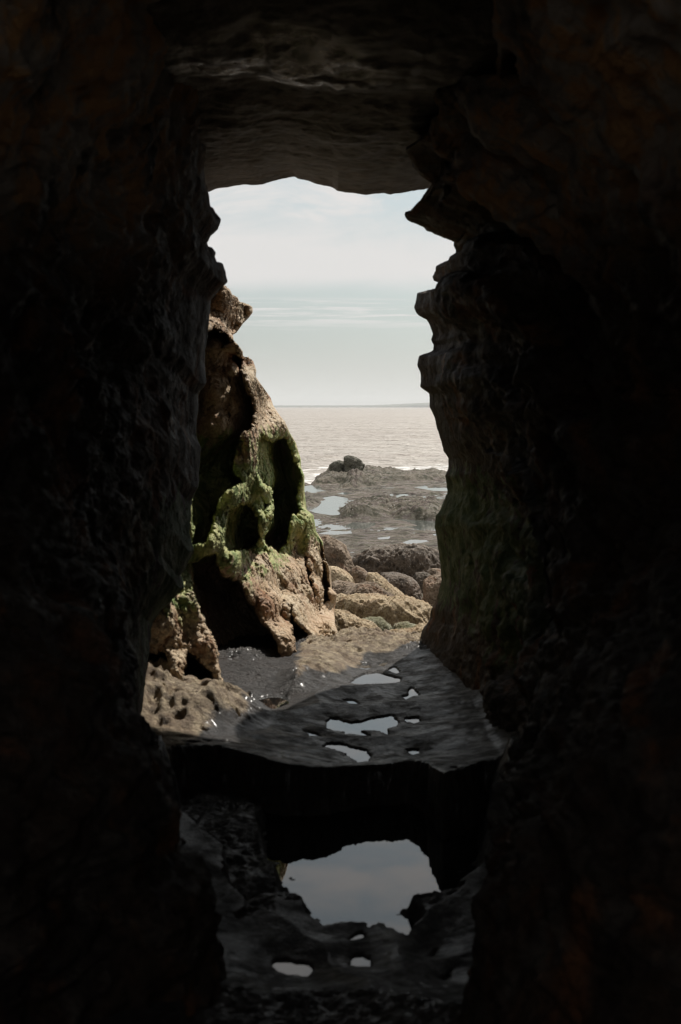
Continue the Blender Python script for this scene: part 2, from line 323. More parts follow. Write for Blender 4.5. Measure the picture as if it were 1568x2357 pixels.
# ------------------------------------------------------------------ left relief: the sunny buttress with its hollows
ctrl = np.array([(300, 1980, 4.9), (360, 1920, 5.15), (355, 1780, 5.4), (350, 1680, 5.75), (400, 1660, 6.0), (560, 1645, 6.45), (500, 1720, 5.85), (420, 1750, 5.7),
    (370, 1430, 6.1), (440, 1400, 6.35), (500, 1560, 6.3), (480, 1500, 6.3), (300, 1400, 5.9), (300, 1600, 5.7), (400, 1560, 6.05),
    (480, 1250, 6.6), (520, 1130, 6.9), (600, 1120, 7.6), (600, 1200, 7.6), (520, 1290, 6.95), (440, 1000, 6.5), (440, 1200, 6.4), (440, 800, 6.5), (540, 850, 6.6), (500, 900, 6.5), (535, 930, 6.7), (500, 980, 6.5), (545, 800, 6.7), (565, 900, 7.0),
    (560, 1350, 7.5), (590, 1270, 8.2), (720, 1350, 8.6), (660, 1340, 8.4), (660, 1410, 7.95), (610, 1400, 7.6), (590, 1310, 7.9), (820, 1510, 7.75), (740, 1540, 7.5), (690, 1575, 7.05), (640, 1480, 7.25), (770, 1450, 8.0),
    (540, 1060, 7.3), (590, 900, 8.0), (500, 800, 6.5), (500, 700, 7.6), (570, 720, 8.2), (540, 760, 8.1), (560, 830, 8.5), (620, 920, 9.), (680, 1050, 9.3), (700, 1150, 9.3),
    (650, 1150, 9.0), (650, 1250, 8.9), (740, 1250, 9.4), (765, 1340, 9.4), (735, 1330, 9.3), (770, 1400, 9.5), (690, 1260, 9.1), (560, 1550, 7.0), (620, 1590, 7.0)])
holes = [
    ([(600, 1000), (625, 1012), (660, 1005), (676, 1060), (694, 1095), (676, 1180), (660, 1250), (640, 1275), (610, 1255), (600, 1240), (628, 1170), (622, 1130), (595, 1110), (588, 1080), (590, 1020)], 1.1),
    ([(524, 1176), (542, 1160), (568, 1154), (582, 1168), (598, 1195), (597, 1235), (582, 1260), (545, 1270), (522, 1272), (512, 1254), (516, 1215)], .8),
    ([(440, 1290), (496, 1270), (508, 1318), (556, 1345), (565, 1370), (600, 1430), (636, 1470), (650, 1530), (682, 1590), (660, 1606), (560, 1600), (522, 1600), (510, 1570), (495, 1490), (455, 1400), (440, 1350)], 1.3),
    ([(430, 1500), (455, 1515), (492, 1550), (500, 1640), (425, 1648), (420, 1560)], .8),
    ([(668, 1391), (677, 1429), (720, 1467), (750, 1512), (701, 1532), (692, 1546), (676, 1477), (665, 1420)], .9),
    ([(330, 1500), (380, 1500), (400, 1560), (403, 1635), (355, 1620), (330, 1600)], .7),
    ([(373, 1690), (402, 1690), (408, 1740), (376, 1765)], .6),
    ([(440, 770), (488, 752), (515, 762), (545, 798), (557, 830), (562, 870), (576, 905), (588, 950), (580, 985), (562, 1000), (548, 1035), (537, 1080), (560, 1112), (530, 1128), (505, 1150), (496, 1200), (478, 1252), (440, 1260)], 1.0),  # added hollow, stands in for a shaded stretch of solid wall
    ([(545, 1010), (560, 1000), (565, 1040), (550, 1055)], .4),
    ([(600, 890), (622, 905), (632, 930), (612, 925)], .4),
    ([(735, 1240), (752, 1285), (757, 1380), (742, 1395), (738, 1330)], .4),
    ([(700, 1290), (712, 1310), (725, 1370), (712, 1350)], .6),
    ([(600, 1140), (618, 1160), (612, 1200), (602, 1180)], .4),
    ([(668, 1130), (684, 1145), (688, 1195), (672, 1185)], .5)]
xsP = [(508, 640), (512, 655), (530, 668), (535, 680), (548, 686), (552, 696), (570, 701), (581, 706), (582, 719), (573, 731), (560, 744), (545, 765), (536, 770), (538, 783),
       (548, 794), (559, 808), (560, 824), (577, 825), (583, 831), (590, 852), (589, 867), (600, 883), (623, 915), (629, 933), (644, 956), (656, 970), (668, 997), (681, 1018),
       (693, 1058), (693, 1075), (701, 1095), (701, 1129), (706, 1173), (722, 1186), (728, 1223), (744, 1247), (747, 1281), (762, 1314), (764, 1355), (776, 1368), (770, 1405),
       (772, 1440), (785, 1470), (818, 1505), (818, 1530), (760, 1558), (704, 1575), (692, 1598), (640, 1606), (560, 1608), (524, 1612), (522, 1650), (500, 1705), (440, 1745), (395, 1775), (380, 1800), (376, 1860), (372, 1920), (350, 1990)]
xsP = np.array(xsP, float); curve = resample(xsP, 900)
nv_, nu_ = 900, 330
s = np.linspace(0, 1, nu_)
py0 = curve[:, 1]; pxr = curve[:, 0]; pxl = np.interp(py0, [640, 1300, 1400, 1990], [420, 400, 290, 285])
PX = pxl[:, None] + (pxr - pxl)[:, None] * s[None, :]; PY = np.repeat(py0[:, None], nu_, 1)
def depth(PX, PY):
    num = np.zeros(PX.shape); den = np.zeros(PX.shape)
    for x, y, d in ctrl:
        r2_ = (PX - x) ** 2 + ((PY - y) * .8) ** 2 + 300.; wgt = r2_ ** -1.7; num += wgt * d; den += wgt
    return num / den
Yb = depth(PX, PY)
q3 = np.stack([PX / 100., PY / 100., Yb], -1)
wx = 11 * fbm(q3, 4., 5, .65, 5) ; wy = 14 * fbm(q3, 4., 5, .65, 6)
cav = np.zeros(PX.shape)
for poly, dep in holes:
    d = sdf(PX + wx, PY + wy, poly); cav = np.maximum(cav, dep * sstep(3, -5, d))
Pr = W(PX, PY, Yb)
rib = fbm(Pr + .08 * fbm(Pr, 5., 3, seed=46)[..., None], (11, 2.5, 2.6), 4, .55, 47, True)
rough = .07 * rib + .05 * fbm(Pr, (3, 2, 3), 4, .55, 41) + .05 * fbm(Pr, 12., 4, .6, 42, True)
pits = sstep(.42, .22, worley(Pr + .02 * fbm(Pr, 20., 2, seed=8)[..., None], (16, 10, 16), 44)) * .06 * sstep(-.1, .25, fbm(Pr, 3.5, 2, .5, 45))
edge = sstep(1, .96, s)[None, :]
Yf = Yb + cav + (rough + pits) * (.3 + .7 * edge)
Yf = Yf + 0.9 * (1 - np.sqrt(np.clip(1 - ((s - .93) / .07).clip(0, 1) ** 2, 0, 1)))[None, :] * .25
P = W(PX, PY, Yf)
nn = normals(P); fine = .024 * fbm(P, 22., 5, .65, 71, True) - .035 * sstep(.35, .15, worley(P, (26, 20, 26), 72)) * sstep(-.1, .2, fbm(P, 4., 2, .5, 73)) + .01 * fbm(P, 8., 3, .5, 74)
P = P + nn * (.55 * fine * (1 if nn[400, 200, 0] > 0 else -1) * edge)[..., None]
# roll back behind the silhouette
tail = []
for k in range(1, 26):
    t = k / 25.; q = P[:, -1].copy(); q[:, 1] += 2.2 * t ** 1.4; q[:, 0] = q[:, 0] - .9 * t ** 1.8; tail.append(q)
tail = np.stack(tail, 1); tail += .04 * fbm(tail, 4., 4, .5, 50)[..., None] * np.linspace(0, 1, 25)[None, :, None]
P = np.concatenate([P, tail], 1)
o = grid_mesh('rock_buttress', P.transpose(1, 0, 2), M_lit); base(o, (-.5, 7.5, 0))
tag(o, 'tan and mossy green hollowed rock buttress in sunlight along the left cave wall', 'rock buttress', kind='thing')

# ------------------------------------------------------------------ cave floor and its pools
LV = .12
shelf = [
 [(1035, 825), (1060, 800), (1110, 775), (1170, 768), (1230, 785), (1290, 800), (1285, 820), (1200, 828), (1090, 832)],
 [(1075, 735), (1120, 725), (1145, 745), (1125, 760), (1090, 755)],
 [(1165, 735), (1210, 712), (1230, 725), (1200, 745)],
 [(1225, 755), (1255, 740), (1285, 770), (1270, 778), (1230, 768)],
 [(1290, 885), (1320, 880), (1330, 850), (1345, 842), (1375, 885), (1340, 890), (1310, 905)],
 [(1000, 905), (1050, 903), (1095, 925), (1040, 925)],
 [(925, 1010), (950, 990), (990, 1000), (1040, 1015), (1090, 1010), (1130, 995), (1190, 985), (1240, 975), (1275, 1010), (1265, 1035), (1220, 1045), (1225, 1080), (1190, 1060), (1120, 1055), (1090, 1055), (1140, 1080), (1090, 1080), (1020, 1072), (960, 1055), (930, 1035)],
 [(1300, 990), (1370, 990), (1385, 1010), (1350, 1022), (1310, 1015)],
 [(905, 1135), (930, 1115), (990, 1118), (1040, 1130), (1120, 1145), (1140, 1175), (1125, 1205), (1085, 1210), (1040, 1190), (1010, 1160), (960, 1140)],
 [(1310, 1145), (1370, 1145), (1375, 1165), (1345, 1175)],
 [(805, 1050), (870, 1065), (900, 1085), (850, 1080)],
 [(500, 935), (560, 905), (650, 885), (740, 880), (745, 925), (680, 950), (590, 955), (520, 950)]]
shelfP = [gpoly(p, LV, z3) for p in shelf]
near = [
 [(300, 150), (380, 170), (350, 250), (390, 400), (400, 450), (450, 480), (455, 590), (560, 610), (590, 650), (600, 690), (650, 720), (730, 695), (790, 690), (850, 690), (880, 715), (920, 690), (960, 720), (1000, 740), (1050, 770),
  (1065, 740), (1120, 695), (1050, 640), (1060, 610), (1160, 610), (1250, 600), (1400, 520), (1400, 150), (900, 60)],
 [(775, 768), (790, 740), (830, 720), (862, 740), (840, 755)],
 [(775, 890), (780, 860), (800, 835), (840, 832), (875, 850), (885, 892)],
 [(400, 880), (415, 860), (450, 855), (520, 868), (570, 875), (600, 915), (570, 943), (500, 935), (430, 920)],
 [(1150, 850), (1165, 835), (1180, 815), (1196, 815), (1185, 840), (1165, 852)],
 [(1205, 950), (1240, 940), (1255, 905), (1262, 915), (1255, 945), (1235, 965)]]
nearP = [gpoly(p, 0., z4) for p in near]
led = np.array([(250, 1800), (390, 1792), (470, 1772), (600, 1790), (680, 1806), (760, 1796), (940, 1772), (985, 1795), (1020, 1850), (1060, 1835), (1120, 1800), (1400, 1780)], float)
lx, ly = G(led[:, 0], led[:, 1], .125); od = np.argsort(lx)
nyv, nxv = 760, 420
Yg = np.concatenate([np.linspace(-3.5, 2.9, 60), 2.9 * (9.4 / 2.9) ** np.linspace(0.002, 1, nyv - 60)])
fan = np.linspace(-1, 1, nxv); fan = fan * (.6 + .4 * np.abs(fan) ** 3)
XX = fan[None, :] * (np.interp(Yg, [0, 3, 9.4], [1.9, 1.9, 2.8]))[:, None]; YY = np.repeat(Yg[:, None], nxv, 1)
Q = np.stack([XX, YY, 0 * XX], -1)
n_l = fbm(Q, (4, 4, 1), 5, .55, 60); n_s = fbm(Q, (22, 16, 1), 4, .6, 61)
ed = np.interp(XX, lx[od], ly[od]) + .10 * np.abs(fbm(Q, 11., 3, .6, 621)) + .13 * fbm(Q, 4., 5, .6, 62)
onsh = sstep(-.035, .03, YY - ed)
rocky = .5 * fbm(Q + .04 * fbm(Q, 6., 2, seed=641)[..., None], (8, 8, 1), 5, .68, 64, True) + .5
lowf = 1 - .75 * sstep(7.2, 8.0, YY)
pit = sstep(.34, .16, worley(Q + .03 * fbm(Q, 12., 2, seed=66)[..., None], (13, 10, 1), 67)) * sstep(-.15, .2, fbm(Q, (3, 3, 1), 2, .5, 68))
hs_ = LV + .014 + (.125 * np.clip(rocky, 0, 1) ** 1.5 + .05 * np.clip(n_l, -.2, 1)) * lowf + .042 * n_s - .045 * pit
hs_ = hs_ + .2 * np.clip(XX - .60 - .12 * n_l - (YY - 6).clip(0, 3) * .02, 0, 1.2) + np.clip(-.70 - XX, 0, 1) * .3
hs_ = hs_ - .018 * (YY - 7.6).clip(0, .3)
wob = .03 * fbm(Q, 9., 4, .6, 63) + .022 * fbm(Q, (34, 26, 1), 3, .6, 69)
for i, p in enumerate(shelfP):
    m = (np.abs(XX - p[:, 0].mean()) < 1.2) & (np.abs(YY - p[:, 1].mean()) < 1.2)
    d = np.full(XX.shape, 9.); d[m] = sdf(XX[m] + wob[m] * .5, (YY[m] + wob[m]), p)
    lim = LV + np.clip(d, -.15, 0) * .5 - .004
    hs_ = np.where(d < 0, np.minimum(hs_, lim), np.minimum(hs_, LV + .006 + np.clip(d, 0, 9) * .16 + .2 * np.clip(XX - .6, 0, 1)))
hn = .02 + .05 * np.clip(rocky, 0, 1) + .05 * n_l.clip(-.3, 1) + .012 * n_s + 3.2 * np.clip(np.abs(XX + .02) - .32 - .30 * sstep(4.1, 5.1, YY) * (XX < 0) - .16 * sstep(3.9, 5.3, YY) * (XX > 0) - .20 * n_l - .16 * fbm(Q, (2.5, 2.5, 1), 3, .5, 77) - .03 * n_s, 0, .42) * (1 + .9 * n_l + .5 * n_s)
for ip, p in enumerate(nearP):
    d = sdf(XX + wob * .4, YY + wob * .6, p); sl = 2.5 if ip == 0 else .22
    hn = np.where(d < 0, np.minimum(hn, np.clip(d, -.2, 0) * (.30 if ip == 0 else .6) - .004 + ((.05 * np.clip(fbm(Q, (20, 13, 1), 4, .6, 640), 0, 1) + .03 * np.clip(n_l, 0, 1)) if ip == 0 else 0)), np.minimum(hn, .006 + np.clip(d, 0, 9) * sl))
H = hn * (1 - onsh) + hs_ * onsh
H = np.where((onsh > .02) & (onsh < .98), H + .02 * fbm(Q, 14., 3, .6, 70), H)
drk = sstep(.0, .3, fbm(Q, (6, 6, 1), 4, .6, 78, True))
lit_floorP = [gpoly([(250, 1635), (575, 1638), (565, 1680), (495, 1706), (440, 1750), (380, 1800), (250, 1800)], .13), gpoly([(684, 1592), (700, 1562), (740, 1568), (770, 1560), (822, 1534), (842, 1512), (900, 1508), (975, 1490), (1060, 1450), (1400, 1420), (1400, 1380), (740, 1380), (690, 1520)], .13)]
dd = np.minimum(sdf(XX, YY, lit_floorP[0]), sdf(XX, YY, lit_floorP[1]))
onl = sstep(.12, -.12, dd) * sstep(5.5, 5.8, YY) + .12 * sstep(.25, -.1, XX + (8.3 - YY) * .35) * sstep(5.6, 5.9, YY)
dpool = np.full(XX.shape, 9.)
for p in shelfP[:-1]: dpool = np.minimum(dpool, sdf(XX, YY, p))
onl = onl * sstep(.02, .14, dpool) * (1 - .72 * sstep(6.7, 7.4, YY))
ter = fbm(Q, (3.2, 2.6, 1), 4, .55, 79) * 5; ter = np.floor(ter) + sstep(.55, 1, ter - np.floor(ter))
H = H + onl * (.09 * drk + .040 * (ter + 1).clip(-1, 3) + .05 * np.clip(n_l, -.3, 1) - .03 * pit + .012 * n_s)
H = H - 1.2 * sstep(8.25, 9.4, YY)
lit_floor = np.clip(.5 - dd * 6, 0, 1)  # mask of the sunlit floor, painted lighter
fl = grid_mesh('cave_floor', np.stack([XX, YY, H], -1).transpose(1, 0, 2), M_floor, {'lit_floor': lit_floor.T.copy()})
tag(fl, kind='structure')
def pool(poly, zlev, mat, name='tide_pool', grow=.03):
    c = poly.mean(0); n = len(poly); 
    nx = np.roll(poly, -1, 0) - np.roll(poly, 1, 0); nrm = np.stack([nx[:, 1], -nx[:, 0]], 1); nrm /= np.linalg.norm(nrm, axis=1, keepdims=True) + 1e-9
    area = .5 * np.sum(poly[:, 0] * np.roll(poly[:, 1], -1) - np.roll(poly[:, 0], -1) * poly[:, 1])
    pp = poly + nrm * grow * np.sign(area)
    me = bpy.data.meshes.new(name); me.from_pydata([(x, y, zlev) for x, y in pp], [], [list(range(n))] if area > 0 else [list(range(n))[::-1]]); me.update(); me.materials.append(mat)
    o = bpy.data.objects.new(name, me); sc.collection.objects.link(o); tag(o, kind='structure'); return o
for p in shelfP: pool(p, LV, M_pool)
big = np.array([(-1.3, 4.0), (-.2, 3.9), (1.3, 3.9), (1.3, 6.2), (-1.3, 6.2)])
me = bpy.data.meshes.new('cave_pool'); me.from_pydata([(-1.7, 1.5, 0), (1.7, 1.5, 0), (1.7, 5.6, 0), (-1.7, 5.6, 0)], [], [(0, 1, 2, 3)]); me.materials.append(M_pool)
o = bpy.data.objects.new('cave_pool', me); sc.collection.objects.link(o); tag(o, kind='structure')

# ------------------------------------------------------------------ shore, reef and sea
SEA = -1.25; FLAT = -1.1
M_shore = rock_mat('shore_rock', ((.085, .062, .048), (.16, .122, .098), (.035, .028, .023)), .6, .16, (-1.12, -.75), (.4, .85), 1.0, 0, .9, 0, mosscol=((.12, .15, .045), (.07, .11, .035)), spec=.12)
landz = [(-1500, 1500), (-300, 930), (200, 915), (420, 900), (465, 888), (490, 840), (540, 790), (600, 775), (700, 770), (860, 770), (975, 775), (1060, 786), (1400, 782), (2000, 780), (4000, 1000), (4000, 1500)]
landP = np.vstack([gpoly(landz[:4], -1.15, z2), gpoly(landz[4:], -.80, z2)]); landP[0] = (-40, 8); landP[-1] = (60, 8); landP = np.vstack([landP])
Yg = 8.5 * (90 / 8.5) ** np.linspace(0, 1, 900); fanx = np.linspace(-.55, .55, 640); fanx = np.sign(fanx) * np.abs(fanx / .55) ** 1.5 * .55
XX = fanx[None, :] * Yg[:, None]; YY = np.repeat(Yg[:, None], 640, 1); Q = np.stack([XX, YY, 0 * XX], -1)
g0 = np.interp(YY, [8.5, 9, 10, 12, 15, 20, 24, 200], [-.30, -.26, -.28, -.46, -.72, -1.0, FLAT, FLAT])
n_a = fbm(Q, (.5, .28, 1), 5, .5, 80); n_b = fbm(Q, (2.2, 1.2, 1), 5, .6, 81); n_c = fbm(Q, (7, 3.5, 1), 4, .65, 82, True)
rub = sstep(.45, .1, worley(Q + .1 * fbm(Q, 2., 3, seed=88)[..., None], (3.2, 2.2, 1), 87)) * sstep(-.2, .25, fbm(Q, (.6, .3, 1), 3, .5, 89))
H = g0 + .0 + .095 * n_a + .05 * n_b + .03 * n_c + .05 * rub
wob = .5 * fbm(Q, (1.1, .6, 1), 4, .6, 83)
raised = [([(680, 1050), (760, 1018), (960, 1010), (1130, 1015), (1400, 1025), (1380, 1125), (1130, 1112), (1010, 1085), (930, 1105), (700, 1108), (665, 1085)], .17),
          ([(490, 835), (530, 795), (600, 785), (980, 778), (1400, 788), (1400, 860), (1000, 868), (700, 885), (460, 890)], .13),
          ([(690, 850), (780, 838), (860, 850), (900, 880), (700, 893)], .24), ([(540, 800), (640, 785), (700, 800), (640, 835), (520, 840)], .17),
          ([(380, 970), (540, 1010), (520, 1032), (380, 1035)], .14)]
RAISE = np.zeros(XX.shape)
for p, h in raised:
    pp = gpoly(p, FLAT + h * .8, z2); d = sdf(XX + wob * .5, YY + wob * 1.5, pp); RAISE = np.maximum(RAISE, h * sstep(.2, -.4, d) * (1 + .9 * n_b + .7 * n_c + .4 * n_a))
flatz = [
 [(540, 1000), (620, 985), (715, 1000), (720, 1015), (690, 1040), (650, 1060), (660, 1080), (700, 1105), (740, 1118), (600, 1122), (500, 1104), (430, 1080), (380, 1060), (430, 1040), (500, 1030), (560, 1015)],
 [(1010, 1130), (1100, 1135), (1200, 1145), (1320, 1140), (1420, 1150), (1420, 1200), (1220, 1200), (1180, 1185), (1100, 1160), (1030, 1150)],
 [(690, 1195), (750, 1165), (900, 1170), (910, 1185), (860, 1202), (740, 1212)],
 [(510, 1245), (600, 1225), (740, 1228), (745, 1245), (620, 1254)],
 [(1090, 1302), (1150, 1283), (1250, 1288), (1270, 1300), (1180, 1314), (1110, 1320)],
 [(1290, 880), (1460, 868), (1460, 897), (1300, 897)],
 [(1170, 930), (1250, 913), (1260, 933), (1430, 930), (1430, 957), (1300, 952)],
 [(640, 972), (700, 960), (750, 970), (700, 980)],
 [(820, 1000), (900, 996), (905, 1008), (830, 1012)],
 [(915, 1272), (1000, 1263), (1000, 1281), (930, 1283)],
 [(900, 878), (1060, 872), (1060, 882), (920, 886)]]
flatP = [gpoly(p, FLAT, z2) for p in flatz]
for p in flatP:
    d = sdf(XX + wob * .12, YY + wob * .5, p)
    H = np.where(d < 0, np.minimum(H, FLAT - .004 + np.clip(d, -.6, 0) * .15 + .012 * n_b), np.minimum(H, FLAT + .006 + d.clip(0, 99) * .04 + .05 * np.abs(n_b) * sstep(0, .8, d)))
dl = sdf(XX + wob * .8, YY + wob * 2.0, landP)
H = H + RAISE - 1.2 * sstep(-.6, 2.5, dl)
sh = grid_mesh('shore', np.stack([XX, YY, H], -1).transpose(1, 0, 2), M_shore); tag(sh, kind='structure')
me = bpy.data.meshes.new('tide_pools'); me.from_pydata([(-3, 19, FLAT), (4, 19, FLAT), (30, 62, FLAT), (-1.0, 47, FLAT), (-3.5, 40, FLAT)], [], [(0, 1, 2, 3, 4)]); me.materials.append(M_flatpool)
o = bpy.data.objects.new('tide_pools', me); sc.collection.objects.link(o); tag(o, kind='structure')

# sea
m, t, b = new_mat('silty_sea'); M_sea = m
g = nd(t, 'ShaderNodeNewGeometry'); pos = g.outputs['Position']; at = nd(t, 'ShaderNodeAttribute'); at.attribute_name = 'foam'
wv = mapping(t, pos, (.35, 1., 1.)); n1 = noise(t, wv, .22, 6, .6, .3); n2 = noise(t, mapping(t, pos, (.5, 1., 1.)), 1.6, 5, .65, .2)
col = mixc(t, rng(t, n1, .4, .62), (.315, .27, .23), (.37, .33, .285))
foam = rng(t, mth(t, 'ADD', at.outputs['Fac'], mth(t, 'MULTIPLY', mth(t, 'SUBTRACT', noise(t, mapping(t, pos, (.6, .8, 1)), 1.4, 7, .72, .5), .5), 1.6)), .55, .75)
col = mixc(t, foam, col, (.8, .79, .77)); t.links.new(col, b.inputs['Base Color'])
t.links.new(mth(t, 'ADD', mth(t, 'MULTIPLY', foam, .5), .38), b.inputs['Roughness']); b.inputs['IOR'].default_value = 1.33
bp = nd(t, 'ShaderNodeBump'); bp.inputs['Strength'].default_value = 1.; bp.inputs['Distance'].default_value = .9
t.links.new(mth(t, 'ADD', mth(t, 'MULTIPLY', n1, 1.2), mth(t, 'MULTIPLY', n2, .5)), bp.inputs['Height']); t.links.new(bp.outputs[0], b.inputs['Normal'])
Yg = np.concatenate([30 * (900 / 30) ** np.linspace(0, 1, 800), 900 * (8900 / 900) ** np.linspace(.02, 1, 60)])
fx = np.linspace(-.7, .7, 520); fx = np.sign(fx) * np.abs(fx / .7) ** 1.6 * .7
XX = fx[None, :] * Yg[:, None]; YY = np.repeat(Yg[:, None], 520, 1); Q = np.stack([XX, YY, 0 * XX], -1)
fade = sstep(700, 120, YY)
wave = .22 * fbm(Q, (.09, .22, 1), 4, .6, 90, True) + .08 * fbm(Q, (.5, .8, 1), 4, .6, 91)
dl = sdf(XX, YY, landP)
foamv = sstep(15., 2., dl) * .50 + .12 * sstep(30, 15, dl) + .50 * sstep(.25, .6, fbm(Q, (.12, .4, 1), 4, .6, 92)) * sstep(260, 80, YY)
se = grid_mesh('sea', np.stack([XX, YY, SEA + wave * fade * sstep(-2, 6, dl) * 1.3], -1).transpose(1, 0, 2), M_sea, {'foam': foamv.T.copy()}); tag(se, kind='structure')

# far land: a low wooded coast
LY = 5200.; xs = np.linspace(-2600, 2600, 500)
top = np.interp(xs, [-2600, -600, -250, 0, 130, 330, 420, 700, 1000, 2600], [5, 6, 7.5, 8, 9, 18, 17, 9, 5, 4]) * 1.0 + SEA + 2.5 * fbm(np.stack([xs / 40., 0 * xs, 0 * xs], 1), 1., 5, .6, 99)
rows = []
for v in np.linspace(0, 1, 14):
    a = v * math.pi; rows.append(np.stack([xs, LY + 260 * (1 - math.cos(a)) / 2 * 2 + 12 * fbm(np.stack([xs / 60., 0 * xs + v * 4, 0 * xs], 1), 1., 3, .5, 98), SEA - 1 + (top - SEA + 1) * math.sin(a) ** .5], 1))
m, t, b = new_mat('far_woods'); g = nd(t, 'ShaderNodeNewGeometry')
t.links.new(mixc(t, rng(t, noise(t, g.outputs['Position'], .02, 5), .4, .6), (.05, .07, .045), (.10, .10, .07)), b.inputs['Base Color']); b.inputs['Roughness'].default_value = .9
o = grid_mesh('far_coast', np.stack(rows, 1)[:, ::-1], m); tag(o, kind='structure')

# ------------------------------------------------------------------ boulders
M_tan = rock_mat('tan_boulder', ((.44, .335, .205), (.56, .44, .285), (.29, .21, .125)), 1.6, 0, (0, 1), (.55, .9), 1., .25, .35, spec=.2)
M_brown = rock_mat('brown_boulder', ((.22, .16, .105), (.30, .22, .15), (.11, .08, .055)), 1.2, 0, (0, 1), (.5, .9), 1., .3, .5, spec=.2)
M_dark = rock_mat('dark_boulder', ((.12, .09, .062), (.17, .125, .088), (.055, .043, .032)), 1.1, 0, (0, 1), (.4, .85), 1., .1, .9, spec=.2)
M_greenish = rock_mat('greenish_boulder', ((.27, .24, .155), (.30, .28, .19), (.19, .17, .10)), 1.2, .25, (-1, 1), (.5, .9), .9, .2, .3, mosscol=((.15, .17, .08), (.10, .14, .06)), spec=.2)
M_reef = rock_mat('seaweed_boulder', ((.10, .09, .072), (.18, .16, .125), (.06, .05, .04)), .7, .12, (-2, 2), (.5, .9), 1., 0, 0, spec=.2)
def boulder(outline, Y, depth_, mat, label, seed, zb=None, rough_=.13, facet=1.2, group='boulders piled outside the cave'):
    """outline: traced upper outline (px,py) left to right, standing at distance Y"""
    a = np.array(outline, float); p = W(a[:, 0], a[:, 1], Y); r = resample(p[:, [0, 2]], 180)
    gz = zb if zb is not None else float(np.interp(Y, [8.5, 10, 12, 15, 20, 24, 200], [0, -.18, -.42, -.72, -1., FLAT, FLAT])) - .10
    gz = min(gz, r[:, 1].min() - .04)
    depth_ *= .8; wid = r[-1, 0] - r[0, 0]; u = np.linspace(-1, 1, 180); prof = (1 - np.abs(u) ** 3.2) ** .5
    th = np.linspace(-.06, 1.06, 120) * math.pi; pts = np.empty((180, 120, 3))
    for j, a_ in enumerate(th):
        sx, cx = math.sin(a_), math.cos(a_)
        hz = np.sign(sx) * abs(sx) ** .5
        pts[:, j, 0] = r[:, 0] * (1 - .1 * abs(cx)) + .1 * abs(cx) * (r[0, 0] + r[-1, 0]) / 2
        pts[:, j, 1] = Y - depth_ * np.sign(cx) * abs(cx) ** .75 * prof + .0
        pts[:, j, 2] = gz + (r[:, 1] - gz) * hz
    n = normals(pts); s_ = wid
    if np.mean(n[90, 60, 2]) < 0: n = -n
    k = 1 / s_
    edgev = np.clip(1 - np.abs(cx_) if False else np.abs(np.cos(th)), .25, 1)[None, :]
    dsp = s_ * rough_ * (1.1 * fbm(pts, 1.8 * k, 3, .5, seed) + facet * .9 * (worley(pts, (2.6 * k,) * 3, seed) - .5)) * edgev + s_ * rough_ * (.45 * fbm(pts, 6 * k, 5, .62, seed + 4, True) - .18 * sstep(.32, .12, worley(pts, (11 * k,) * 3, seed + 1)))
    P = pts + n * dsp[..., None]
    o = grid_mesh('boulder', P[:, ::-1], mat); base(o, (float(P[..., 0].mean()), Y, gz)); tag(o, label, 'boulder', group); return o
def zb2(pts): return [tuple(q) for q in z2(np.array(pts, float))]
